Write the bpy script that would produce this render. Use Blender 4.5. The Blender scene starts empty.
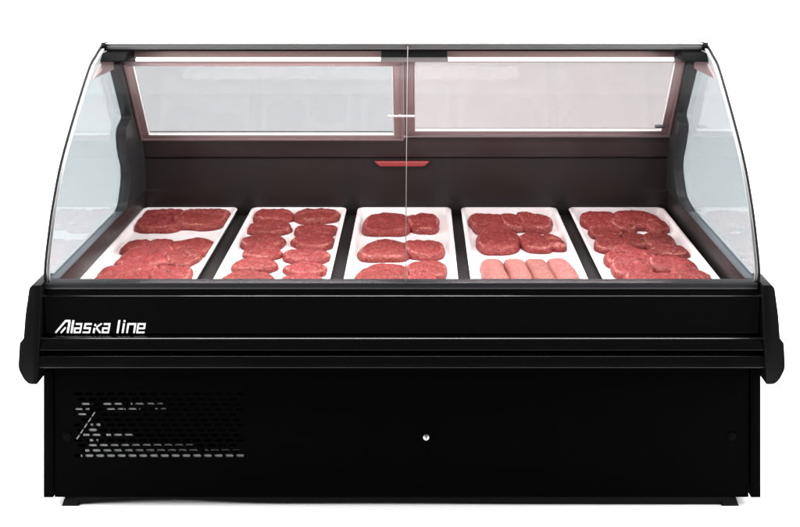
import bpy, bmesh, math, random
from mathutils import Vector, noise
random.seed(7)
sc = bpy.context.scene
COL = sc.collection
R = math.radians

# ------------------------------------------------------------------ materials
def new_mat(name):
    m = bpy.data.materials.new(name); m.use_nodes = True
    nt = m.node_tree; nt.nodes.clear()
    out = nt.nodes.new('ShaderNodeOutputMaterial')
    return m, nt, out

def pbr(name, col, rough=.5, metal=0., spec=.5, bump=0., bscale=200., rvar=0., cvar=0., vscale=9., coat=0.):
    m, nt, out = new_mat(name)
    b = nt.nodes.new('ShaderNodeBsdfPrincipled')
    nt.links.new(b.outputs[0], out.inputs[0])
    b.inputs['Base Color'].default_value = (*col, 1)
    b.inputs['Roughness'].default_value = rough
    b.inputs['Metallic'].default_value = metal
    b.inputs['Specular IOR Level'].default_value = spec
    b.inputs['Coat Weight'].default_value = coat
    tc = nt.nodes.new('ShaderNodeTexCoord')
    if rvar or cvar:
        n = nt.nodes.new('ShaderNodeTexNoise'); n.inputs['Scale'].default_value = vscale
        n.inputs['Detail'].default_value = 6
        nt.links.new(tc.outputs['Object'], n.inputs['Vector'])
        if rvar:
            mr = nt.nodes.new('ShaderNodeMapRange')
            mr.inputs[1].default_value = .3; mr.inputs[2].default_value = .7
            mr.inputs[3].default_value = max(.02, rough-rvar); mr.inputs[4].default_value = rough+rvar
            nt.links.new(n.outputs[0], mr.inputs[0]); nt.links.new(mr.outputs[0], b.inputs['Roughness'])
        if cvar:
            mx = nt.nodes.new('ShaderNodeMix'); mx.data_type = 'RGBA'
            mx.inputs[6].default_value = (*[c*(1-cvar) for c in col], 1)
            mx.inputs[7].default_value = (*[min(1, c*(1+cvar)) for c in col], 1)
            nt.links.new(n.outputs[0], mx.inputs[0]); nt.links.new(mx.outputs[2], b.inputs['Base Color'])
    if bump:
        n2 = nt.nodes.new('ShaderNodeTexNoise'); n2.inputs['Scale'].default_value = bscale
        n2.inputs['Detail'].default_value = 3
        nt.links.new(tc.outputs['Object'], n2.inputs['Vector'])
        bp = nt.nodes.new('ShaderNodeBump'); bp.inputs['Strength'].default_value = bump
        bp.inputs['Distance'].default_value = .001
        nt.links.new(n2.outputs[0], bp.inputs['Height']); nt.links.new(bp.outputs[0], b.inputs['Normal'])
    return m

def glass(name, tint, refl=1.0, rough=.012):
    m, nt, out = new_mat(name)
    tr = nt.nodes.new('ShaderNodeBsdfTransparent'); tr.inputs[0].default_value = (*tint, 1)
    gl = nt.nodes.new('ShaderNodeBsdfGlossy'); gl.inputs['Roughness'].default_value = rough
    gl.inputs[0].default_value = (refl, refl, refl, 1)
    geo = nt.nodes.new('ShaderNodeNewGeometry')
    ior = nt.nodes.new('ShaderNodeMapRange')
    ior.inputs[3].default_value = 1.45; ior.inputs[4].default_value = 1/1.45
    nt.links.new(geo.outputs['Backfacing'], ior.inputs[0])
    fr = nt.nodes.new('ShaderNodeFresnel'); nt.links.new(ior.outputs[0], fr.inputs[0])
    mx = nt.nodes.new('ShaderNodeMixShader')
    nt.links.new(fr.outputs[0], mx.inputs[0]); nt.links.new(tr.outputs[0], mx.inputs[1]); nt.links.new(gl.outputs[0], mx.inputs[2])
    nt.links.new(mx.outputs[0], out.inputs[0])
    return m

def emit(name, col, s):
    m, nt, out = new_mat(name)
    e = nt.nodes.new('ShaderNodeEmission'); e.inputs[0].default_value = (*col, 1); e.inputs[1].default_value = s
    nt.links.new(e.outputs[0], out.inputs[0])
    return m

def meat_mat(name, c0, c1, fatc, grain):
    m, nt, out = new_mat(name)
    N, L = nt.nodes, nt.links
    b = N.new('ShaderNodeBsdfPrincipled'); L.new(b.outputs[0], out.inputs[0])
    tc = N.new('ShaderNodeTexCoord'); oi = N.new('ShaderNodeObjectInfo')
    add = N.new('ShaderNodeVectorMath'); add.operation = 'ADD'
    sc_ = N.new('ShaderNodeVectorMath'); sc_.operation = 'SCALE'
    cmb = N.new('ShaderNodeCombineXYZ')
    for i in range(3): L.new(oi.outputs['Random'], cmb.inputs[i])
    L.new(cmb.outputs[0], sc_.inputs[0]); sc_.inputs['Scale'].default_value = 37.0
    L.new(tc.outputs['Object'], add.inputs[0]); L.new(sc_.outputs[0], add.inputs[1])
    V = add.outputs[0]
    def nz(scale, det=4, dist=0., rough=.6):
        n = N.new('ShaderNodeTexNoise'); n.inputs['Scale'].default_value = scale
        n.inputs['Detail'].default_value = det; n.inputs['Distortion'].default_value = dist
        n.inputs['Roughness'].default_value = rough
        L.new(V, n.inputs['Vector']); return n.outputs[0]
    def rng(v, a, b_, c=0., d=1.):
        r = N.new('ShaderNodeMapRange'); r.inputs[1].default_value = a; r.inputs[2].default_value = b_
        r.inputs[3].default_value = c; r.inputs[4].default_value = d; L.new(v, r.inputs[0]); return r.outputs[0]
    def mix(f, a, b_):
        x = N.new('ShaderNodeMix'); x.data_type = 'RGBA'
        if hasattr(f, 'node'): L.new(f, x.inputs[0])
        else: x.inputs[0].default_value = f
        for s, v in ((6, a), (7, b_)):
            if hasattr(v, 'node'): L.new(v, x.inputs[s])
            else: x.inputs[s].default_value = (*v, 1)
        return x.outputs[2]
    def mul(a, b_):
        x = N.new('ShaderNodeMath'); x.operation = 'MULTIPLY'
        for s, v in ((0, a), (1, b_)):
            if hasattr(v, 'node'): L.new(v, x.inputs[s])
            else: x.inputs[s].default_value = v
        return x.outputs[0]
    big = rng(nz(22, 3, .6), .35, .65)
    fine = rng(nz(grain, 5, .4, .7), .36, .64)
    col = mix(big, c0, c1)
    col = mix(mul(fine, .8), col, tuple(min(1, v*1.72+.012) for v in c1))
    # pale flecks of fat between the fibres
    low = rng(nz(grain*.8, 4, .8, .65), .36, .50, 1, 0)
    col = mix(mul(low, .58), col, tuple(v*.5 for v in c0))
    fleck = rng(nz(grain*.62, 4, 1.2, .65), .56, .67)
    col = mix(mul(fleck, .55), col, fatc)
    at = N.new('ShaderNodeAttribute'); at.attribute_name = 'fat'
    wob = rng(nz(60, 4, 1.5), .38, .62)
    col = mix(mul(mul(at.outputs['Fac'], wob), .8), col, fatc)
    hv = N.new('ShaderNodeHueSaturation'); L.new(col, hv.inputs['Color'])
    L.new(rng(oi.outputs['Random'], 0, 1, .93, 1.10), hv.inputs['Value'])
    L.new(rng(oi.outputs['Random'], 0, 1, .502, .4985), hv.inputs['Hue'])
    L.new(hv.outputs[0], b.inputs['Base Color'])
    L.new(rng(fine, 0, 1, .5, .34), b.inputs['Roughness'])
    b.inputs['Specular IOR Level'].default_value = .2
    b.inputs['Subsurface Weight'].default_value = .0
    bp = N.new('ShaderNodeBump'); bp.inputs['Strength'].default_value = .65; bp.inputs['Distance'].default_value = .0028
    L.new(nz(grain*.85, 5, .5, .65), bp.inputs['Height'])
    bp2 = N.new('ShaderNodeBump'); bp2.inputs['Strength'].default_value = .35; bp2.inputs['Distance'].default_value = .006
    L.new(nz(75, 3, .9), bp2.inputs['Height']); L.new(bp.outputs[0], bp2.inputs['Normal'])
    L.new(bp2.outputs[0], b.inputs['Normal'])
    return m

M = dict(
    gloss=pbr('gloss black paint', (.0010, .0010, .0012), .11, 0, .6, rvar=.025),
    satin=pbr('satin black steel', (.0006, .0006, .0007), .55, 0, .009, rvar=.06, bump=.05, bscale=900),
    cap=pbr('black moulded plastic', (.0014, .0014, .0016), .42, 0, .11, bump=.12, bscale=1400),
    hole=pbr('dark plug plastic', (.0006, .0006, .0006), .8, 0, .03),
    rubber=pbr('black rubber', (.002, .002, .002), .7, 0, .1),
    liner=pbr('dark brown liner plastic', (.020, .0170, .0170), .42, 0, .35, bump=.15, bscale=700, cvar=.15),
    frame_dark=pbr('charcoal moulded frame', (.021, .022, .0235), .38, 0, .4, bump=.1, bscale=900),
    sill=pbr('grey sill trim', (.075, .085, .095), .35, 0, .5),
    alu=pbr('satin aluminium with lamp pink', (.36, .275, .28), .42, .25, .5, cvar=.06, vscale=4),  # pink glow of the lamp tubes is put into this base colour
    alu_dark=pbr('aluminium channel', (.30, .225, .225), .5, .3, .4),
    housing=pbr('lamp housing aluminium', (.46, .30, .285), .45, .1, .4),
    rail=pbr('grey anodised rail', (.30, .30, .305), .38, .1, .5),
    rail_black=pbr('black rail gasket', (.004, .004, .004), .5, 0, .2),
    chrome=pbr('brushed steel', (.45, .45, .46), .28, 1., .5),
    edge=pbr('polished glass edge', (.9, .9, .9), .3, 0, .5),
    seal=pbr('pale silicone seal', (.17, .16, .155), .5, 0, .3),
    white_pl=pbr('white plastic', (.85, .84, .83), .4, 0, .5),
    tray=pbr('white tray plastic', (.82, .79, .79), .33, 0, .45, rvar=.05, cvar=.02),

    letter=pbr('white lettering enamel', (.86, .86, .86), .35, 0, .4),
    red=pbr('red plastic badge', (.36, .05, .054), .4, 0, .4),
    slot_light=pbr('pale slot light grey', (.145, .145, .15), .6, .0, .3, cvar=.45, vscale=70),  # pale grey standing in for light seen through the vent slots
    front=glass('clear front glass', (.985, .987, .987), .025),
    side=glass('cool tinted side glass', (.585, .612, .624)),
    rear=glass('rear door glass', (.512, .516, .523), .3, .04),
    rear_reflect=glass('rear glass with pink reflection', (.550, .527, .531), .3, .04),  # pink reflection of the meat is put into the glass tint
    led=emit('led tube glow', (1, .93, .92), 4.0),
    paper=pbr('white studio paper', (.91, .91, .91), .9, 0, .1, bump=.02, bscale=300),
)
nt = M['tray'].node_tree                     # faint meat-juice stains on the white plastic
b_ = next(n for n in nt.nodes if n.type == 'BSDF_PRINCIPLED'); tc_ = nt.nodes.new('ShaderNodeTexCoord')
oi_ = nt.nodes.new('ShaderNodeObjectInfo'); ad_ = nt.nodes.new('ShaderNodeVectorMath'); ad_.operation = 'ADD'
nt.links.new(tc_.outputs['Object'], ad_.inputs[0]); nt.links.new(oi_.outputs['Location'], ad_.inputs[1])
nz_ = nt.nodes.new('ShaderNodeTexNoise'); nz_.inputs['Scale'].default_value = 11; nz_.inputs['Detail'].default_value = 5
nt.links.new(ad_.outputs[0], nz_.inputs['Vector'])
mr_ = nt.nodes.new('ShaderNodeMapRange')
mr_.inputs[1].default_value = .5; mr_.inputs[2].default_value = .72; mr_.inputs[4].default_value = .4
nt.links.new(nz_.outputs[0], mr_.inputs[0])
mx_ = nt.nodes.new('ShaderNodeMix'); mx_.data_type = 'RGBA'
mx_.inputs[6].default_value = (.82, .785, .785, 1); mx_.inputs[7].default_value = (.74, .55, .54, 1)
nt.links.new(mr_.outputs[0], mx_.inputs[0]); nt.links.new(mx_.outputs[2], b_.inputs['Base Color'])
M['meat'] = meat_mat('red raw meat', (.130, .0145, .0140), (.200, .030, .0285), (.62, .235, .19), 215)
M['meat_dark'] = meat_mat('dark red raw meat', (.115, .0115, .0120), (.182, .0245, .0240), (.60, .235, .195), 215)
M['sausage'] = meat_mat('pale pink sausage meat', (.21, .072, .062), (.28, .103, .09), (.46, .23, .20), 260)

# ------------------------------------------------------------------ mesh helpers
def link(name, bm, mat, parent=None, smooth=None, bevel=0., seg=2):
    me = bpy.data.meshes.new(name)
    bmesh.ops.recalc_face_normals(bm, faces=bm.faces)
    if bevel:
        es = [e for e in bm.edges if len(e.link_faces) == 2 and e.calc_face_angle(0) > R(35)]
        bmesh.ops.bevel(bm, geom=es, offset=bevel, segments=seg, affect='EDGES', profile=.5, clamp_overlap=True)
        smooth = smooth or 40
    bm.to_mesh(me); bm.free()
    if smooth:
        me.polygons.foreach_set('use_smooth', [True]*len(me.polygons))
        me.set_sharp_from_angle(angle=R(smooth))
    me.materials.append(mat)
    o = bpy.data.objects.new(name, me); COL.objects.link(o)
    if parent: o.parent = parent
    return o

def box(bm, x0, x1, y0, y1, z0, z1, M4=None):
    vs = [bm.verts.new(v if M4 is None else M4 @ Vector(v)) for v in
          [(x, y, z) for x in (x0, x1) for y in (y0, y1) for z in (z0, z1)]]
    for f in ((0,1,3,2),(4,6,7,5),(0,4,5,1),(2,3,7,6),(0,2,6,4),(1,5,7,3)):
        bm.faces.new([vs[i] for i in f])

def B(*boxes):
    bm = bmesh.new()
    for b in boxes: box(bm, *b)
    return bm

def rounded(pts, radii, seg=5, closed=True):
    out = []; n = len(pts)
    for i in range(n):
        r = radii if isinstance(radii, (int, float)) else radii[i]
        p = Vector(pts[i])
        if r <= 0 or (not closed and i in (0, n-1)): out.append(tuple(p)); continue
        a = Vector(pts[i-1]); b = Vector(pts[(i+1) % n])
        da, db = a-p, b-p
        r_ = min(r, da.length*.48, db.length*.48)
        p0 = p+da.normalized()*r_; p1 = p+db.normalized()*r_
        for k in range(seg+1):
            t = k/seg
            out.append(tuple(p0*(1-t)**2 + p*2*t*(1-t) + p1*t*t))
    return out

def prism_x(bm, poly, x0, x1):            # polygon in (y, z) pulled along x
    a = [bm.verts.new((x0, y, z)) for y, z in poly]; b = [bm.verts.new((x1, y, z)) for y, z in poly]
    n = len(poly)
    bm.faces.new(a); bm.faces.new(b[::-1])
    for i in range(n): bm.faces.new((a[i], a[(i+1) % n], b[(i+1) % n], b[i]))

def prism_y(bm, poly, y0, y1):            # polygon in (x, z) pulled along y
    a = [bm.verts.new((x, y0, z)) for x, z in poly]; b = [bm.verts.new((x, y1, z)) for x, z in poly]
    n = len(poly)
    bm.faces.new(a); bm.faces.new(b[::-1])
    for i in range(n): bm.faces.new((a[i], a[(i+1) % n], b[(i+1) % n], b[i]))

def cyl_y(bm, x, z, y0, y1, r, n=24):
    prism_y(bm, [(x+r*math.cos(2*math.pi*i/n), z+r*math.sin(2*math.pi*i/n)) for i in range(n)], y0, y1)

def spline(pts, per=8):
    out = []
    P = [Vector(p) for p in pts]; P = [P[0]*2-P[1]]+P+[P[-1]*2-P[-2]]
    for i in range(1, len(P)-2):
        for k in range(per):
            t = k/per
            a, b, c, d = P[i-1:i+3]
            out.append(.5*((2*b)+(c-a)*t+(2*a-5*b+4*c-d)*t*t+(3*b-a-3*c+d)*t**3))
    out.append(P[-2]); return out

def band(bm, curve, off0, off1, x0, x1):   # a sheet following a (y, z) curve, with thickness
    n = len(curve); ring = []
    for i, p in enumerate(curve):
        t = (curve[min(i+1, n-1)]-curve[max(i-1, 0)]).normalized()
        nr = Vector((-t.y, t.x))            # outward (towards the customer / up)
        ring.append((p+nr*off0, p+nr*off1))
    poly = [tuple(a) for a, b in ring]+[tuple(b) for a, b in reversed(ring)]
    a = [bm.verts.new((x0, *p)) for p in poly]; b = [bm.verts.new((x1, *p)) for p in poly]
    m = len(poly)
    for i in range(m): bm.faces.new((a[i], a[(i+1) % m], b[(i+1) % m], b[i]))
    for i in range(n-1):
        for v in (a, b): bm.faces.new((v[i], v[i+1], v[m-2-i], v[m-1-i]))

def thing(name, label, cat, loc=(0, 0, 0), group=None):
    o = bpy.data.objects.new(name, None); COL.objects.link(o); o.location = loc
    o.empty_display_size = .1
    o['label'] = label; o['category'] = cat
    if group: o['group'] = group
    return o

# ------------------------------------------------------------------ setting: white paper sweep
YB, RS, ZT, XS = 2.35, .9, 3.9, 5.2
prof = [(-.70, 0.), (YB-RS, 0.)]
prof += [(YB-RS+RS*math.sin(R(a)), RS-RS*math.cos(R(a))) for a in range(6, 91, 6)]
prof += [(YB, ZT)]
bm = bmesh.new()
rows = [[bm.verts.new((x, y, z)) for y, z in prof] for x in (-XS, XS)]
for i in range(len(prof)-1): bm.faces.new((rows[0][i], rows[1][i], rows[1][i+1], rows[0][i+1]))
fl = link('floor', bm, M['paper'], smooth=60); fl['kind'] = 'structure'

# ------------------------------------------------------------------ the counter
W = .956
D = thing('display_counter', 'long black refrigerated meat counter with curved glass front, standing on white floor', 'display counter')

# lower cabinet ---------------------------------------------------
PY = .0                                      # front plane of the lower panel
GX0, GX1, GZ0, GZ1 = -.878, -.418, .131, .310  # perforated field
bm = bmesh.new()
xl, xr, zb, zt = -.927, .924, .028, .398
for b in ((xl, GX0, zb, zt), (GX1, xr, zb, zt), (GX0, GX1, zb, GZ0), (GX0, GX1, GZ1, zt)):
    vs = [bm.verts.new((x, PY, z)) for x, z in ((b[0], b[2]), (b[1], b[2]), (b[1], b[3]), (b[0], b[3]))]
    bm.faces.new(vs)
# the punched slots: every cell is a plate with a lozenge hole with real walls
NX, NZ = 16, 13
cw, chh = (GX1-GX0)/NX, (GZ1-GZ0)/NZ
SLOTS = []
def cell(x0, x1, z0, z1, hole):
    if not hole:
        bm.faces.new([bm.verts.new((x, PY, z)) for x, z in ((x0, z0), (x1, z0), (x1, z1), (x0, z1))]); return
    mx, mz = (x0+x1)/2, (z0+z1)/2
    hw, hh, k = cw*.41, chh*.29, cw*.12
    outer = [(x0, z0), (mx, z0), (x1, z0), (x1, mz), (x1, z1), (mx, z1), (x0, z1), (x0, mz)]
    inner = [(mx-hw+k, mz-hh), (mx, mz-hh), (mx+hw-k, mz-hh), (mx+hw, mz), (mx+hw-k, mz+hh), (mx, mz+hh), (mx-hw+k, mz+hh), (mx-hw, mz)]
    o = [bm.verts.new((x, PY, z)) for x, z in outer]
    a = [bm.verts.new((x, PY, z)) for x, z in inner]
    c = [bm.verts.new((x, PY+.0015, z)) for x, z in inner]
    for i in range(8):
        j = (i+1) % 8
        bm.faces.new((o[i], o[j], a[j], a[i])); bm.faces.new((a[i], a[j], c[j], c[i]))
for r in range(NZ):
    off = cw*.33*((r*2) % 3)/1.0 % cw
    z0, z1 = GZ0+r*chh, GZ0+(r+1)*chh
    if off > 1e-6: cell(GX0, GX0+off, z0, z1, False)
    n = NX if off < 1e-6 else NX-1
    for i in range(n):
        x0 = GX0+off+i*cw
        cell(x0, x0+cw, z0, z1, True); SLOTS.append((r, i, x0+cw/2, (z0+z1)/2))
    if off > 1e-6: cell(GX0+off+n*cw, GX1, z0, z1, False)
bmesh.ops.remove_doubles(bm, verts=bm.verts, dist=1e-5)
panel = link('front_panel', bm, M['satin'], D)
for f in panel.data.polygons: f.use_smooth = False
# what shows behind the slots: dark compartment with pale strips painted for light seen through it
bm = bmesh.new(); box(bm, GX0-.02, GX1+.02, .03, .034, GZ0-.02, GZ1+.02)
link('compartment_back', bm, M['hole'], panel)
bm = bmesh.new()
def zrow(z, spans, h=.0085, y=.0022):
    for a, b in spans:                       # the strips recede rightwards so the pale light fades
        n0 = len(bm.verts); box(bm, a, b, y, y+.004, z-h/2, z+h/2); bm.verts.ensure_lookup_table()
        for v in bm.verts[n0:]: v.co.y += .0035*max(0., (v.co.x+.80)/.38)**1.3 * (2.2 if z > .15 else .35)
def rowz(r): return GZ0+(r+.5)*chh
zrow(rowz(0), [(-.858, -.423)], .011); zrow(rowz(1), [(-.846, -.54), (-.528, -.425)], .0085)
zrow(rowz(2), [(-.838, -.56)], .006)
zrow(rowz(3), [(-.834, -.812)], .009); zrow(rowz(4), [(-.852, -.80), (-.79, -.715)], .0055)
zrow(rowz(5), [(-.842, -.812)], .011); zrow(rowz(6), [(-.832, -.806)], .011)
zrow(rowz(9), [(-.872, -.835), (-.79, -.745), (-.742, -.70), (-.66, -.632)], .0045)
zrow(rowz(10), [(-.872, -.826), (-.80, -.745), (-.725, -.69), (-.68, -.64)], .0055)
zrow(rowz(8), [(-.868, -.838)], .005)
link('slot_light_strips', bm, M['slot_light'], panel)
# slanted pale dashes, painted light like the strips, at the upper left slots
bm = bmesh.new()
ax, az, bx_, bz = -.866, .186, -.815, .262
d = Vector((bx_-ax, 0, bz-az)); ln = d.length; d.normalize()
rot = d.to_track_quat('Z', 'Y').to_matrix().to_4x4(); rot.translation = (ax, -.0035, az)
for k in range(5):
    box(bm, -.0028, .0028, -.0016, .0016, ln*(k/5), ln*(k/5)+ln*.125, rot)
link('slanted_slot_light', bm, M['slot_light'], panel)
# round plugs and the lock
for x in (-.893, .879):
    bm = bmesh.new(); cyl_y(bm, x, .19, -.0025, .002, .0115)
    link('hole_plug', bm, M['hole'], panel, bevel=.001)
bm = bmesh.new(); cyl_y(bm, .064, .19, -.006, .002, .0082); cyl_y(bm, .064, .19, -.0085, -.0062, .0058)
lock = link('lock', bm, M['chrome'], panel, bevel=.0008)
bm = bmesh.new(); box(bm, .0628, .0652, -.0092, -.0087, .1872, .1935)
link('keyhole', bm, M['hole'], lock)

for s in (-1, 1):
    bm = B((s*.929 if s > 0 else -W, W if s > 0 else -.929, -.004, .93, .028, .60))
    link('side_panel', bm, M['satin'], D, bevel=.003)
link('rear_panel', B((-.928, .928, .895, .925, .02, .785)), M['satin'], D, bevel=.003)
link('base_plate', B((-.92, .92, .03, .88, .03, .045)), M['rubber'], D)
# plinth with a slightly bowed lower edge
bm = bmesh.new()
pts = []
for i in range(41):
    x = -.876+1.75*i/40
    t = (x+.876)/1.75
    z = .0015+.0125*math.exp(-((t-.14)/.11)**2)+.004*math.exp(-((t-.45)/.2)**2)
    if t < .02: z = .001
    pts.append((x, z))
prism_y(bm, pts+[(.882, .034), (-.88, .034)], .012, .03)
link('plinth', bm, M['rubber'], D)
for x, y in ((-.888, .03), (.878, .03), (-.888, .86), (.878, .86)):
    bm = bmesh.new()
    for z0, z1, h0, h1 in ((0, .018, .023, .017), (.0181, .035, .016, .016)):
        a = [bm.verts.new((x+sx*h0, y+sy*h0, z0)) for sx, sy in ((-1,-1),(1,-1),(1,1),(-1,1))]
        b = [bm.verts.new((x+sx*h1, y+sy*h1, z1)) for sx, sy in ((-1,-1),(1,-1),(1,1),(-1,1))]
        bm.faces.new(a); bm.faces.new(b)
        for i in range(4): bm.faces.new((a[i], a[(i+1) % 4], b[(i+1) % 4], b[i]))
    link('foot', bm, M['rubber'], D)

# apron: one long rounded extrusion ---------------------------------
ap = [(.06, .5855), (-.011, .5855), (-.012, .5765), (-.0235, .5715), (-.0255, .4795), (-.0270, .4770), (-.018, .4750), (-.019, .4740),
      (-.033, .4705), (-.0415, .4656), (-.0470, .4595), (-.0510, .4505), (-.0520, .4430), (-.034, .4380), (-.033, .4330), (-.0560, .4275), (-.0570, .3990), (.002, .3965), (.06, .3965)]
rr = [0, .004, .002, .004, .003, .0012, .001, .001, .004, .005, .005, .004, .0008, .002, .001, .0035, .0012, .003, 0]
bm = bmesh.new(); prism_x(bm, rounded(ap, rr, 5), -.955, .952)
apron = link('apron', bm, M['gloss'], D, smooth=50)
gr = rounded([(.014, .606), (-.011, .6035), (-.0135, .5965), (-.0125, .5865), (.014, .5865)], [.002, .003, .004, .003, .002], 4)
bm = bmesh.new(); prism_x(bm, gr, -.949, .945)
link('glass_rail', bm, pbr('grey glass channel', (.05, .05, .054), .3, .7, .5), D, smooth=50)

# end caps: the bumper mouldings at both sides
for s in (-1, 1):
    o = [(.950, .606), (.976, .606), (.982, .598), (.988, .53), (.989, .475), (.9985, .463), (.9985, .402), (.983, .372), (.970, .3605), (.948, .3605)]
    poly = rounded([(s*x, z) for x, z in o], [.002, .006, .004, .01, .003, .003, .012, .012, .008, .003], 4)
    bm = bmesh.new(); prism_y(bm, poly, -.067, .055)
    for v in bm.verts:                       # the nose leans back a little at the top
        if v.co.y < 0: v.co.y += max(0., (v.co.z-.40))*.16
    link('end_cap', bm, M['cap'], D, bevel=.005, seg=3)

# lettering -----------------------------------------------------------
LT = [([(54,153),(128,67),(162,67)], 17), ([(157,72),(143,155)], 18), ([(93,154),(128,114)], 15),
      ([(185,62),(170,155)], 17),
      ([(203,89),(243,89),(233,150),(192,150),(196,120),(236,120)], 14),
      ([(318,89),(272,89),(266,119),(306,119),(300,150),(252,150)], 14),
      ([(345,89),(342,103)], 15), ([(338,118),(332,155)], 16), ([(391,86),(352,112)], 13), ([(352,118),(381,154)], 15),
      ([(406,89),(448,89),(438,150),(396,150),(400,120),(441,120)], 14),
      ([(519,62),(505,155)], 17), ([(553,84),(542,155)], 17), ([(557,62),(555,74)], 16),
      ([(574,155),(584,89),(635,89),(625,155)], 15),
      ([(702,150),(648,150),(657,89),(704,89),(700,120),(652,120)], 14)]
def letter_xz(u, v):
    x, y = 48+u/7.27, 312+v/7.27
    s = 378.5
    return (x-419)/s+.045, 1.616-(y+98)/s+.0005
bm = bmesh.new()
for k, (pl, w) in enumerate(LT):
    p = [Vector(letter_xz(*q)) for q in pl]; h = w*.82/7.27/376.5/2
    Lf, Rt = [], []
    for i, q in enumerate(p):
        d0 = (p[i]-p[i-1]).normalized() if i else None
        d1 = (p[i+1]-p[i]).normalized() if i < len(p)-1 else None
        n0 = Vector((-d0.y, d0.x)) if d0 else None; n1 = Vector((-d1.y, d1.x)) if d1 else None
        if n0 and n1:
            mm = (n0+n1).normalized(); off = mm*(h/max(.45, mm.dot(n0)))
        else: off = (n0 or n1)*h
        Lf.append(q+off); Rt.append(q-off)
    y0, y1 = 0, -.02
    ytop = -.0268-(k % 4)*.00015
    for i in range(len(p)-1):
        vs = [(Lf[i], ytop), (Lf[i+1], ytop), (Rt[i+1], ytop), (Rt[i], ytop)]
        a = [bm.verts.new((v.x, y, v.y)) for v, y in vs]; b = [bm.verts.new((v.x, y1, v.y)) for v, y in vs]
        bm.faces.new(a); bm.faces.new(b[::-1])
        for j in range(4): bm.faces.new((a[j], a[(j+1) % 4], b[(j+1) % 4], b[j]))
link('lettering', bm, M['letter'], apron)

# tub -----------------------------------------------------------------
bm = bmesh.new()
box(bm, -.927, .927, .02, .893, .495, .512)                      # deck
prism_x(bm, rounded([(.02, .5115), (.06, .5115), (.03, .583), (.02, .583)], [0, .004, .006, 0], 3), -.927, .927)
prism_x(bm, rounded([(.868, .5115), (.893, .5115), (.893, .721), (.846, .721)], [.0, 0, 0, .006], 4), -.927, .927)
for s in (-1, 1):
    prism_y(bm, [(s*.9275, .4951), (s*.9215, .5116), (s*.9205, .600), (s*.9275, .600)], .0205, .8925)
link('tub', bm, M['liner'], D, smooth=40)
bm = bmesh.new()
prism_x(bm, rounded([(.893, .722), (.838, .722), (.812, .798), (.82, .803), (.893, .803)], [0, .01, .012, .004, 0], 5), -.926, .926)
led = link('rear_ledge', bm, pbr('brown ledge plastic', (.036, .0285, .0285), .38, 0, .4, bump=.12, bscale=700, cvar=.2), D, smooth=50)
for x0, x1 in ((-.62, -.30), (.10, .52)):
    bm = bmesh.new(); prism_x(bm, [(.8262, .7765), (.8192, .786), (.8188, .789), (.826, .789)], x0, x1)
    link('ledge_rib', bm, M['frame_dark'], led)
# red badge on the back wall
bm = bmesh.new()
prism_y(bm, rounded([(-.112, .709), (.082, .709), (.062, .692), (-.092, .692)], [.003, .003, .006, .006], 3), .838, .856)
bd = link('badge', bm, M['red'], D, bevel=.0018)
bm = bmesh.new(); prism_y(bm, [(-.104, .7073), (.074, .7073), (.072, .7058), (-.102, .7058)], .8365, .8375)
link('badge_rim', bm, pbr('pale red rim', (.62, .25, .24), .4), bd)

# side frames, sills and side glass ------------------------------------
GC = spline([(.0, .594), (-.0035, .64), (.018, .71), (.058, .80), (.140, .917), (.337, 1.099), (.420, 1.142), (.487, 1.166)], 8)
for s in (-1, 1):
    e = 0 if s < 0 else .045
    cont = [(.545+e*.4, 1.118), (.538+e*.6, 1.095), (.678+e*.9, .897), (.608+e*1.6, .872), (.622+e*2, .80), (.679+e*2, .715), (.634+e*1.6, .622), (.60, .6065)]
    back = [(.893, .6065), (.893, .80), (.835, .822), (.640, 1.118)]
    rd = [0, .01, .02, .03, .05, .05, .03, .004, 0, 0, .01, 0]
    poly = rounded(cont+back, rd, 6)
    bm = bmesh.new(); prism_x(bm, poly, s*.914, s*.948)
    link('side_frame', bm, M['frame_dark'], D, bevel=.009, seg=4)
    bm = bmesh.new(); box(bm, min(s*.921, s*.949), max(s*.921, s*.949), .016, .655, .6005, .6062)
    link('sill', bm, M['sill'], D, bevel=.002)
    # side glass pane: the area under the curve
    n = len(GC)
    inn = [Vector((.0, .6065))]+[p for p in GC if p.y > .61]
    poly = [(p.x+.004, p.y-.002) for p in inn]+[(.60, 1.16), (.80, .83), (.80, .607)]
    bm = bmesh.new(); prism_x(bm, poly, s*.9405, s*.9465)
    sg = link('side_glass', bm, M['side'], D)
    # dark gasket and bright ground edge along the curve
    bm = bmesh.new(); band(bm, GC[2:], .0062, -.0015, s*.9475, s*.9525)
    link('gasket', bm, M['rail_black'], sg)
    bm = bmesh.new(); band(bm, GC[2:], -.0018, -.0058, s*.9402, s*.9473)
    link('ground_edge', bm, M['edge'], sg)
    # aluminium bracket under the rail
    tri = rounded([(.425, 1.122), (.340, 1.085), (.565, 1.079), (.60, 1.122)], [.003, .004, .004, .003], 2)
    bm = bmesh.new(); prism_x(bm, tri, s*.933, s*.9395)
    link('bracket', bm, M['alu'], D, bevel=.001)

# front glass: two bent panes and the joint ------------------------------
SEAM = .010
for x0, x1 in ((-.947, SEAM-.0012), (SEAM+.0012, .947)):
    bm = bmesh.new(); band(bm, GC, .0055, 0., x0, x1)
    link('front_glass', bm, M['front'], D, smooth=50)
bm = bmesh.new(); band(bm, GC, .0062, -.0006, SEAM-.0009, SEAM+.0009)
link('glass_seam', bm, M['seal'], D, smooth=50)

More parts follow.
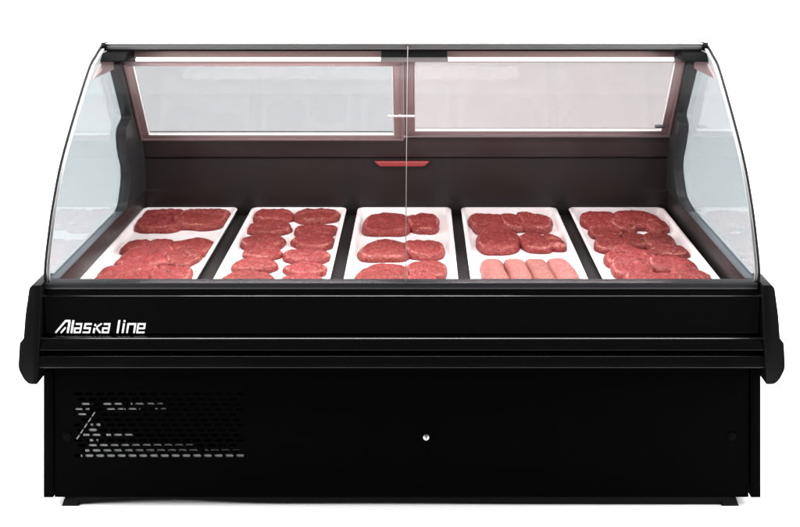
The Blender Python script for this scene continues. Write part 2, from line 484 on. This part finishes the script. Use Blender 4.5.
# top rail, lamp housing, lamps ------------------------------------------
bm = bmesh.new()
prism_x(bm, rounded([(.478, 1.153), (.474, 1.1645), (.484, 1.171), (.585, 1.171), (.590, 1.153)], [.003, .005, .004, .003, .002], 4), -.938, .934)
rail = link('top_rail', bm, M['rail'], D, smooth=40)
bm = bmesh.new(); box(bm, -.9385, .9345, .470, .5475, 1.1715, 1.1735)
for v in bm.verts:
    if v.co.y > .54: v.co.x *= .985
link('rail_cover', bm, M['white_pl'], rail)
for s in (-1, 1):
    bm = bmesh.new()
    pl = [(s*.951, .468), (s*.928, .552), (s*.918, .552), (s*.938, .468)]
    a = [bm.verts.new((x, y, 1.150)) for x, y in pl]; b = [bm.verts.new((x, y, 1.1755-.003*(y > .5))) for x, y in pl]
    bm.faces.new(a); bm.faces.new(b)
    for i in range(4): bm.faces.new((a[i], a[(i+1) % 4], b[(i+1) % 4], b[i]))
    link('rail_end', bm, M['rail_black'], rail, bevel=.001)
bm = bmesh.new(); box(bm, -.917, .914, .548, .552, 1.1712, 1.1738)
link('rail_lip', bm, M['rail'], rail)
bm = bmesh.new(); box(bm, -.937, .933, .480, .60, 1.1475, 1.1526)
link('rail_gasket', bm, M['rail_black'], rail)
bm = bmesh.new(); prism_x(bm, [(.515, 1.147), (.515, 1.124), (.60, 1.120), (.60, 1.147)], -.86, .86)
link('lamp_housing', bm, M['housing'], D, bevel=.002)
for s in (-1, 1):
    pl = rounded([(.44, 1.147), (.415, 1.124), (.59, 1.117), (.595, 1.147)], [.004, .004, .002, .002], 2)
    bm = bmesh.new(); prism_x(bm, pl, s*.861, s*.938)
    link('end_block', bm, M['rubber'], D, bevel=.002)
bm = bmesh.new(); box(bm, -.075, .135, .50, .56, 1.1255, 1.1465)
br = link('centre_bracket', bm, M['frame_dark'], D, bevel=.003)
bm = bmesh.new(); box(bm, -.074, .134, .499, .556, 1.110, 1.125)
link('bracket_plate', bm, pbr('pale bracket plate', (.42, .38, .38), .4, 0, .4), br, bevel=.001)
for x0, x1 in ((-.858, -.078), (.138, .858)):
    bm = bmesh.new()
    n = 12; ring = [(.535+.012*math.cos(2*math.pi*i/n), 1.1135+.0062*math.sin(2*math.pi*i/n)) for i in range(n)]
    prism_x(bm, ring, x0, x1)
    link('led_tube', bm, M['led'], D, smooth=50)

# rear sliding doors -------------------------------------------------------
P0 = Vector((0, .803, .808)); DV = Vector((0, -.5815, .8135)); DW = Vector((0, -.8135, -.5815))
def door_m(off):
    from mathutils import Matrix
    m = Matrix.Identity(4)
    m.col[0] = (1, 0, 0, 0); m.col[1] = (*DW, 0); m.col[2] = (*DV, 0)
    o = P0+DW*off; m.col[3] = (*o, 1)
    return m
H = .375
for u0, u1, off, sl, sr in ((-.915, -.006, .012, .032, .034), (-.004, .915, -.006, .034, .034)):
    m4 = door_m(off)
    dr = bpy.data.objects.new('rear_door', None); COL.objects.link(dr); dr.parent = D; dr.empty_display_size = .05
    bm = bmesh.new()
    box(bm, u0, u1, -.008, .008, 0, .024, m4); box(bm, u0, u1, -.008, .008, H-.022, H, m4)
    box(bm, u0, u0+sl, -.008, .008, .0242, H-.0222, m4); box(bm, u1-sr, u1, -.008, .008, .0242, H-.0222, m4)
    link('frame', bm, M['alu'], dr, bevel=.0015)
    bm = bmesh.new()                         # raised lip of the extrusion and its groove line
    box(bm, u0+.002, u1-.002, .0085, .0125, .001, .008, m4)
    for a, b in ((u0+.004, u0+.010), (u1-.010, u1-.004)): box(bm, a, b, .0085, .0125, .0085, H-.01, m4)
    link('frame_lip', bm, M['alu_dark'], dr)
    bm = bmesh.new(); e = .003               # bright bead round the pane
    a0, a1 = u0+sl, u1-sr
    box(bm, a0, a1, -.002, .0095, .0245, .0245+e, m4)
    box(bm, a0, a0+e, -.002, .0095, .0277, H-.023, m4); box(bm, a1-e, a1, -.002, .0095, .0277, H-.023, m4)
    link('bead', bm, M['white_pl'], dr)
    bm = bmesh.new(); box(bm, a0-.004, a1+.004, -.0025, .0025, .020, H-.019, m4)
    link('pane', bm, M['rear'] if u0 < -.5 else M['rear_reflect'], dr)
m4 = door_m(0)
bm = bmesh.new(); box(bm, -.006, .004, -.012, .0, .0, H, m4)
link('door_channel', bm, M['alu_dark'], D)
bm = bmesh.new(); box(bm, -.060, .030, .023, .029, .122, .130, m4); box(bm, -.022, -.012, .0125, .0225, .123, .129, m4)
link('door_latch', bm, M['white_pl'], D, bevel=.002)
bm = bmesh.new(); box(bm, .852, .885, .004, .014, .052, .060, m4)
link('door_stop', bm, M['sill'], D, bevel=.001)
# rail that carries the doors at the top
bm = bmesh.new(); box(bm, -.915, .915, -.014, .018, H+.001, H+.018, m4)
link('door_track', bm, M['alu_dark'], D, bevel=.002)

# ------------------------------------------------------------------ trays
TR = [(-.757, .333, 'white rectangular meat tray at far left holding large red steaks'),
      (-.3755, .334, 'white rectangular meat tray holding two columns of small red cutlets'),
      (-.0065, .327, 'white rectangular meat tray in the middle, under the glass joint'),
      (.360, .336, 'white rectangular meat tray holding pale sausages in front of dark red steaks'),
      (.737, .336, 'white rectangular meat tray at far right crowded with dark red steaks')]
TY0, TY1, TZ = .112, .864, .5124
def rrect(hx, hy, r, n=6):
    out = []
    for cx, cy, a0 in ((hx-r, hy-r, 0), (-hx+r, hy-r, 90), (-hx+r, -hy+r, 180), (hx-r, -hy+r, 270)):
        for k in range(n+1):
            a = R(a0+90*k/n); out.append((cx+r*math.cos(a), cy+r*math.sin(a)))
    return out
tcy, thy = (TY0+TY1)/2, (TY1-TY0)/2
for i, (tx, tw, lab) in enumerate(TR):
    bm = bmesh.new(); rings = []
    for ins, z, r in ((.014, 0, .016), (.011, .002, .018), (.002, .0255, .024), (0, .0275, .025), (.0012, .0295, .024), (.0035, .0302, .022),
                      (.0095, .0300, .018), (.0115, .0288, .016), (.0135, .0262, .015), (.019, .0105, .013), (.021, .0082, .012), (.026, .0072, .010)):
        rings.append([bm.verts.new((x, y, z)) for x, y in rrect(tw/2-ins, thy-ins, r)])
    n = len(rings[0])
    for a, b in zip(rings, rings[1:]):
        for j in range(n): bm.faces.new((a[j], a[(j+1) % n], b[(j+1) % n], b[j]))
    bm.faces.new(rings[0]); bm.faces.new(rings[-1])
    t = link('meat_tray', bm, M['tray'], smooth=60)
    t.location = (tx, tcy, TZ)
    t['label'] = lab; t['category'] = 'meat tray'; t['group'] = 'white meat trays in the counter'

# ------------------------------------------------------------------ meat
# tray, centre x, centre y, half width, half depth, turn, squareness, thickness, fat, label
MEAT = [
    (1, -0.8401, 0.7696, 0.0783, 0.1152, 3, 3.6, 0.03, 0.1, 'squarish red steak at the back left of the far left tray'),
    (1, -0.6969, 0.78, 0.0813, 0.1049, -3, 3.4, 0.03, 0.15, 'broad red steak at the back right corner of the far left tray'),
    (1, -0.8443, 0.4894, 0.0435, 0.0505, 0, 2.6, 0.03, 0.1, 'small red lump at the left end of the middle row on the far left tray'),
    (1, -0.7682, 0.4908, 0.0413, 0.0525, 0, 2.4, 0.032, 0.1, 'short red lump in the middle of the middle row on the far left tray'),
    (1, -0.6725, 0.4788, 0.0664, 0.0808, -8, 2.5, 0.03, 0.1, 'long oval red steak right in the middle row on the far left tray'),
    (1, -0.7849, 0.3865, 0.0858, 0.0721, 4, 2.8, 0.024, 0.1, 'wide flat red steak overlapped by the front pair on the far left tray'),
    (1, -0.6733, 0.3918, 0.0481, 0.0602, -14, 2.3, 0.022, 0.4, 'small curled red flap lying right of the wide flat steak on the far left tray'),
    (1, -0.7991, 0.2351, 0.0847, 0.0726, 2, 3.6, 0.032, 0.1, 'large square red steak at the front left corner of the far left tray'),
    (1, -0.6746, 0.2356, 0.054, 0.0696, -4, 3.0, 0.03, 0.3, 'smaller red steak at the front, beside the large square one on the far left tray'),
    (2, -0.459, 0.8059, 0.0734, 0.0641, 0, 2.5, 0.034, 0.1, 'plump red cutlet at the back left of the cutlet tray'),
    (2, -0.4564, 0.6793, 0.0782, 0.0643, 6, 2.4, 0.026, 0.2, 'thin tapered red cutlet second from the back in the left column of the cutlet tray'),
    (2, -0.4543, 0.5361, 0.0699, 0.0669, 0, 2.4, 0.032, 0.3, 'rounded red cutlet in the middle of the left column of the cutlet tray'),
    (2, -0.4391, 0.4406, 0.0623, 0.0497, -10, 2.3, 0.024, 0.5, 'curled red cutlet with pale edge below the rounded one, left column of the cutlet tray'),
    (2, -0.4463, 0.3255, 0.0693, 0.0509, -8, 2.3, 0.032, 0.2, 'oval red cutlet second from the front in the left column of the cutlet tray'),
    (2, -0.4441, 0.2187, 0.0727, 0.0442, -3, 2.4, 0.032, 0.3, 'wide red cutlet at the front of the left column of the cutlet tray'),
    (2, -0.3086, 0.8037, 0.0768, 0.0663, -2, 2.6, 0.034, 0.15, 'plump red cutlet at the back right corner of the cutlet tray'),
    (2, -0.2956, 0.6495, 0.0699, 0.059, 4, 2.4, 0.028, 0.1, 'slim red cutlet second from the back in the right column of the cutlet tray'),
    (2, -0.2917, 0.5368, 0.0683, 0.0621, -6, 2.4, 0.032, 0.3, 'folded red cutlet in the middle of the right column of the cutlet tray'),
    (2, -0.2981, 0.4024, 0.071, 0.0515, -6, 2.3, 0.032, 0.4, 'tapered red cutlet with pale left tip, below the folded one on the cutlet tray'),
    (2, -0.2897, 0.2909, 0.0678, 0.043, -9, 2.3, 0.03, 0.4, 'ragged red cutlet second from the front in the right column of the cutlet tray'),
    (2, -0.2904, 0.2013, 0.065, 0.0383, -2, 2.4, 0.03, 0.2, 'smooth red cutlet at the front of the right column of the cutlet tray'),
    (3, -0.0618, 0.7115, 0.0815, 0.0983, -2, 3.0, 0.032, 0.15, 'long red steak at the back left of the middle tray'),
    (3, 0.0594, 0.7229, 0.0555, 0.0849, 3, 2.8, 0.03, 0.25, 'small red steak at the back right of the middle tray'),
    (3, -0.0595, 0.4548, 0.0779, 0.0839, -5, 2.6, 0.034, 0.35, 'red steak with an open fold on the left of the middle tray'),
    (3, 0.0633, 0.4608, 0.0607, 0.0715, 0, 2.9, 0.03, 0.15, 'flat red steak on the right of the middle row in the middle tray'),
    (3, -0.0573, 0.2377, 0.0775, 0.0758, 0, 3.2, 0.034, 0.15, 'big red steak at the front left of the middle tray'),
    (3, 0.068, 0.2896, 0.0589, 0.0659, -4, 2.5, 0.032, 0.2, 'rounded red steak at the front right of the middle tray'),
    (3, 0.0538, 0.2202, 0.042, 0.0521, -10, 2.3, 0.022, 0.6, 'thin red flap with a pale edge at the very front of the middle tray'),
    (4, 0.2782, 0.7126, 0.0619, 0.09, 2, 3.2, 0.034, 0.1, 'dark red steak at the back left of the sausage tray'),
    (4, 0.3708, 0.7285, 0.0496, 0.076, 0, 2.6, 0.036, 0.1, 'narrow dark red steak at the back centre of the sausage tray'),
    (4, 0.437, 0.7216, 0.0552, 0.0787, -2, 3.2, 0.034, 0.15, 'dark red steak at the back right of the sausage tray'),
    (4, 0.2996, 0.5421, 0.0724, 0.105, -5, 2.3, 0.036, 0.15, 'large round dark red steak just behind the pale sausages, on the left'),
    (4, 0.4169, 0.5233, 0.0514, 0.071, 0, 2.6, 0.034, 0.25, 'rounded dark red steak behind the pale sausages, beside the streaky one'),
    (4, 0.4765, 0.5319, 0.0289, 0.0676, 8, 2.6, 0.03, 0.95, 'small dark red piece with white fat streaks behind the rightmost pale sausage'),
    (4, 0.2643, 0.2533, 0.0391, 0.1102, 3, 3.6, 0.038, -1, 'pale pink sausage leftmost of the four on the tray'),
    (4, 0.3375, 0.255, 0.035, 0.112, 4, 3.6, 0.038, -1, 'pale pink sausage second from the left of the four on the tray'),
    (4, 0.4002, 0.255, 0.0359, 0.112, 5, 3.6, 0.038, -1, 'pale pink sausage third from the left of the four on the tray'),
    (4, 0.4673, 0.2568, 0.0386, 0.1137, 5, 3.4, 0.038, -1, 'pale pink sausage with ragged end, rightmost of the four on the tray'),
    (5, 0.6623, 0.7457, 0.0594, 0.0822, 0, 2.8, 0.034, 0.15, 'dark red steak at the back left corner of the far right tray'),
    (5, 0.787, 0.7508, 0.0732, 0.077, 0, 2.8, 0.034, 0.15, 'wide dark red steak at the back of the far right tray'),
    (5, 0.8422, 0.6811, 0.037, 0.0425, -14, 2.3, 0.028, 0.3, 'small pointed red piece at the right edge near the back of the far right tray'),
    (5, 0.6575, 0.6277, 0.0496, 0.053, 8, 2.4, 0.028, 0.3, 'flat red steak at the left edge below the back corner of the far right tray'),
    (5, 0.729, 0.6891, 0.0395, 0.0449, -6, 2.3, 0.03, 0.5, 'small round red piece with pale outline near the back of the far right tray'),
    (5, 0.7436, 0.5487, 0.0452, 0.0548, 0, 2.5, 0.03, 0.3, 'red steak in the centre of the far right tray, wedged between two others'),
    (5, 0.6565, 0.5058, 0.0501, 0.0644, 0, 2.3, 0.034, 0.3, 'round red steak at the left edge of the middle of the far right tray'),
    (5, 0.8127, 0.5393, 0.0473, 0.0689, -12, 2.5, 0.028, 0.6, 'red steak with pale streaks right of centre on the far right tray'),
    (5, 0.8222, 0.4502, 0.0558, 0.0399, -12, 2.3, 0.03, 0.3, 'tapered red piece sticking out at the right edge of the far right tray'),
    (5, 0.6889, 0.3769, 0.0742, 0.0774, -4, 2.3, 0.036, 0.6, 'large oval red steak with pale rim towards the front left of the far right tray'),
    (5, 0.8016, 0.3198, 0.0653, 0.0523, -14, 2.4, 0.034, 0.4, 'wide red steak towards the front right of the far right tray'),
    (5, 0.6715, 0.283, 0.058, 0.0604, -6, 2.2, 0.036, 0.7, 'curled red steak with thick pale rim at the front left of the far right tray'),
    (5, 0.8312, 0.2199, 0.0561, 0.0544, -10, 2.5, 0.032, 0.3, 'dark red piece at the front right corner of the far right tray'),
    (5, 0.7199, 0.203, 0.0765, 0.043, 0, 2.5, 0.03, 0.4, 'long red steak at the very front centre of the far right tray'),
]
class Field:                                 # heights already taken, so that later pieces drape over earlier ones
    def __init__(self, x0, x1, y0, y1, h):
        self.x0, self.y0, self.h = x0, y0, h
        self.nx, self.ny = int((x1-x0)/h)+1, int((y1-y0)/h)+1
        self.v = [[0.]*self.nx for _ in range(self.ny)]; self.s = self.v
    def smooth(self, k=3):
        v = self.v
        for _ in range(2):
            v = [[sum(r[max(0, i-k):i+k+1])/len(r[max(0, i-k):i+k+1]) for i in range(self.nx)] for r in v]
            v = [[sum(v[j2][i] for j2 in range(max(0, j-k), min(self.ny, j+k+1)))/(min(self.ny, j+k+1)-max(0, j-k)) for i in range(self.nx)] for j in range(self.ny)]
        self.s = v
    def get(self, x, y):
        i = min(max((x-self.x0)/self.h, 0), self.nx-1.001); j = min(max((y-self.y0)/self.h, 0), self.ny-1.001)
        a, b = int(i), int(j); fx, fy = i-a, j-b; s = self.s
        return (s[b][a]*(1-fx)+s[b][a+1]*fx)*(1-fy)+(s[b+1][a]*(1-fx)+s[b+1][a+1]*fx)*fy
    def put(self, x, y, z):
        i = round((x-self.x0)/self.h); j = round((y-self.y0)/self.h)
        if 0 <= i < self.nx and 0 <= j < self.ny and z > self.v[j][i]: self.v[j][i] = z

FLOOR_Z = TZ+.0074
fields = {}
NA, NR = 110, 34
for idx, (tr, cx, cy, a, b, turn, ex, th, fat, lab) in enumerate(MEAT):
    saus = fat < 0
    if tr not in fields:
        tx, tw, _ = TR[tr-1]; fields[tr] = Field(tx-tw/2, tx+tw/2, TY0, TY1, .005)
    if tr == 2: ex = 2.05+(ex-2.3)*.8
    F = fields[tr]; F.smooth(2 if saus else 4)
    rng = random.Random(idx*13+5)
    ph = [rng.uniform(0, 6.28) for _ in range(8)]
    am = .012 if saus else .045
    seed = Vector((rng.uniform(0, 90), rng.uniform(0, 90), rng.uniform(0, 90)))
    ct, st = math.cos(R(turn)), math.sin(R(turn))
    g = 1.12 if tr == 5 else 1.06 if tr == 2 else .99 if saus else 1.08 if tr == 1 else 1.05
    tx, tw, _ = TR[tr-1]
    bm = bmesh.new(); top = []; fatv = {}
    taper = rng.uniform(-.12, .12) if not saus else rng.uniform(-.04, .04)
    skew = rng.uniform(-.15, .15)*(0 if saus else 1)
    fold = rng.uniform(.35, 1.) if not saus else 0
    bend = rng.uniform(-.10, .14) if saus else 0
    fold_a = rng.uniform(-.5, .5); fold_o = rng.uniform(-.35, .35)
    def outline(an):
        c, s = math.cos(an), math.sin(an)
        r = (abs(c)**ex+abs(s)**ex)**(-1/ex)
        w = 1+am*(math.sin(2*an+ph[0])*.7+math.sin(3*an+ph[1])*.8+math.sin(5*an+ph[2])*.5+math.sin(9*an+ph[3])*.22)
        return c*r*w, s*r*w
    zmax = []
    for ir in range(NR+1):
        t = ir/NR
        rr_ = math.sin(t*math.pi/2) if ir < NR else 1.0     # denser towards the rim
        row = []
        for ia in range(NA if ir else 1):
            an = 2*math.pi*ia/NA
            ox, oy = outline(an)
            u, v = ox*rr_, oy*rr_
            lx = (u*(1+taper*v+(.05*math.sin(v*5+ph[4]) if saus else 0))+skew*v*.25+bend*v*v*1.6)*a*g; ly = v*b*g
            x, y = cx+lx*ct-ly*st, cy+lx*st+ly*ct
            p = max(0., 1-rr_**((9.0 if ex > 2.65 else 5.0) if not saus else 2.5))**.5
            q = Vector((lx, ly, 0))+seed
            lump = noise.noise(q*22)*.0040+noise.noise(q*60)*.0034+noise.noise(q*140)*.0017+noise.noise(q*300)*.0008
            if saus: lump = noise.noise(q*45)*.0012+noise.noise(q*140)*.0007
            fd = (u*math.sin(fold_a)+v*math.cos(fold_a))-fold_o+noise.noise(q*16)*.25
            crease = -.0075*fold*math.exp(-(fd/.075)**2)*(noise.noise(q*9+seed)*1.2+.55) if fold else 0
            dome = 1-.08*rr_**2
            base = F.get(x, y)
            z = FLOOR_Z + base*.55 + (th*(.95 if saus else .70)*dome+lump+min(0, crease))*p + .001
            # keep inside the tray
            lim = tw/2-.0195
            if abs(x-tx) > lim: x = tx+math.copysign(lim+(abs(x-tx)-lim)*.1, x-tx)
            y = min(max(y, TY0+.021), TY1-.0205+max(0, 0))
            vt = bm.verts.new((x-cx, y-cy, z-FLOOR_Z)); row.append(vt)
            rim = math.exp(-((rr_-.85)/.045)**2)*(max(0, noise.noise(Vector((math.cos(an)*1.3, math.sin(an)*1.3, 0))+seed)+.42))
            band_ = math.exp(-((fd+.05)/.07)**2)*.5 if fold > .6 else 0
            str_ = max(0, noise.noise(Vector((lx*14, ly*75, 0))+seed*2))*3.5 if fat > .9 else 0
            fatv[vt] = 0. if saus else min(1., (rim*2.2+band_+str_)*min(1, .2+fat*2.2))
            zmax.append((x, y, z-FLOOR_Z))
        top.append(row)
    for j in range(NA): bm.faces.new((top[0][0], top[1][j], top[1][(j+1) % NA]))
    for ir in range(1, NR):
        for j in range(NA):
            k = (j+1) % NA; bm.faces.new((top[ir][j], top[ir+1][j], top[ir+1][k], top[ir][k]))
    lower = []
    for vt in top[NR]:
        zb_ = max(.0004, F.get(vt.co.x+cx, vt.co.y+cy)*.55-.007)
        n2 = bm.verts.new((vt.co.x*.985, vt.co.y*.985, min(zb_, vt.co.z-.0003))); lower.append(n2); fatv[n2] = 0
    for j in range(NA):
        k = (j+1) % NA; bm.faces.new((top[NR][j], lower[j], lower[k], top[NR][k]))
    bm.faces.new(lower[::-1])
    bm.verts.ensure_lookup_table(); bm.verts.index_update()
    vals = [fatv[v] for v in bm.verts]
    for x, y, z in zmax: F.put(x, y, z)
    nm = 'sausage' if saus else 'steak'
    mt = M['sausage'] if saus else M['meat_dark'] if tr in (4, 5) else M['meat']
    o = link(nm, bm, mt, smooth=75)
    at = o.data.attributes.new('fat', 'FLOAT', 'POINT'); at.data.foreach_set('value', vals)
    o.location = (cx, cy, FLOOR_Z)
    o['label'] = lab; o['category'] = 'sausage' if saus else 'steak'
    o['group'] = 'pale sausages on the tray' if saus else 'red steaks on the white trays'

# ------------------------------------------------------------------ lamps
def area(name, loc, rot, sx, sy, power, col=(1, 1, 1), parent=None):
    l = bpy.data.lights.new(name, 'AREA'); l.shape = 'RECTANGLE'; l.size = sx; l.size_y = sy
    l.energy = power; l.color = col
    o = bpy.data.objects.new(name, l); COL.objects.link(o); o.location = loc; o.rotation_euler = rot
    if parent: o.parent = parent
    return o
area('overhead_softbox', (0, .60, 3.3), (0, 0, 0), 3.4, .95, 120)
area('highlight_fill', (-.3, .60, 3.22), (0, 0, 0), 1.7, .55, 110)  # unseen lamp added to brighten the apron highlight left of centre
for s in (-1, 1):
    area('backdrop_fill', (s*3.4, 1.15, 2.9), (R(32), 0, R(s*14)), 1.9, 1.2, 95)  # unseen lamps added to whiten the backdrop
    area('side_fill', (s*2.4, -.55, 1.1), (0, R(s*66), R(-s*4)), 1.6, 1.5, 135)  # unseen lamps added at both sides to whiten the floor in front
for x0, x1 in ((-.858, -.078), (.138, .858)):
    area('led_light', ((x0+x1)/2, .535, 1.100), (R(-6), 0, 0), x1-x0, .02, 3.3, (1, .86, .85), D)

w = bpy.data.worlds.new('World'); sc.world = w; w.use_nodes = True
bg = w.node_tree.nodes['Background']; bg.inputs[0].default_value = (1, 1, 1, 1); bg.inputs[1].default_value = .06

# ------------------------------------------------------------------ camera
cd = bpy.data.cameras.new('camera'); cam = bpy.data.objects.new('camera', cd); COL.objects.link(cam)
cam.location = (.045, -2.7, 1.616); cam.rotation_euler = (R(90), 0, 0)
cd.sensor_width = 36; cd.lens = 1012/800*36
cd.shift_x = (400-419)/800; cd.shift_y = -(263.5+98)/800
cd.clip_start = .05; cd.clip_end = 60
sc.camera = cam
sc.view_settings.view_transform = 'Standard'; sc.view_settings.look = 'None'
sc.view_settings.exposure = 0; sc.view_settings.gamma = 1
sc.cycles.use_denoising = True
sc.cycles.transparent_max_bounces = 32
sc.cycles.max_bounces = 10; sc.cycles.glossy_bounces = 6
sc.cycles.caustics_reflective = False; sc.cycles.caustics_refractive = False
sc.cycles.sample_clamp_indirect = 6
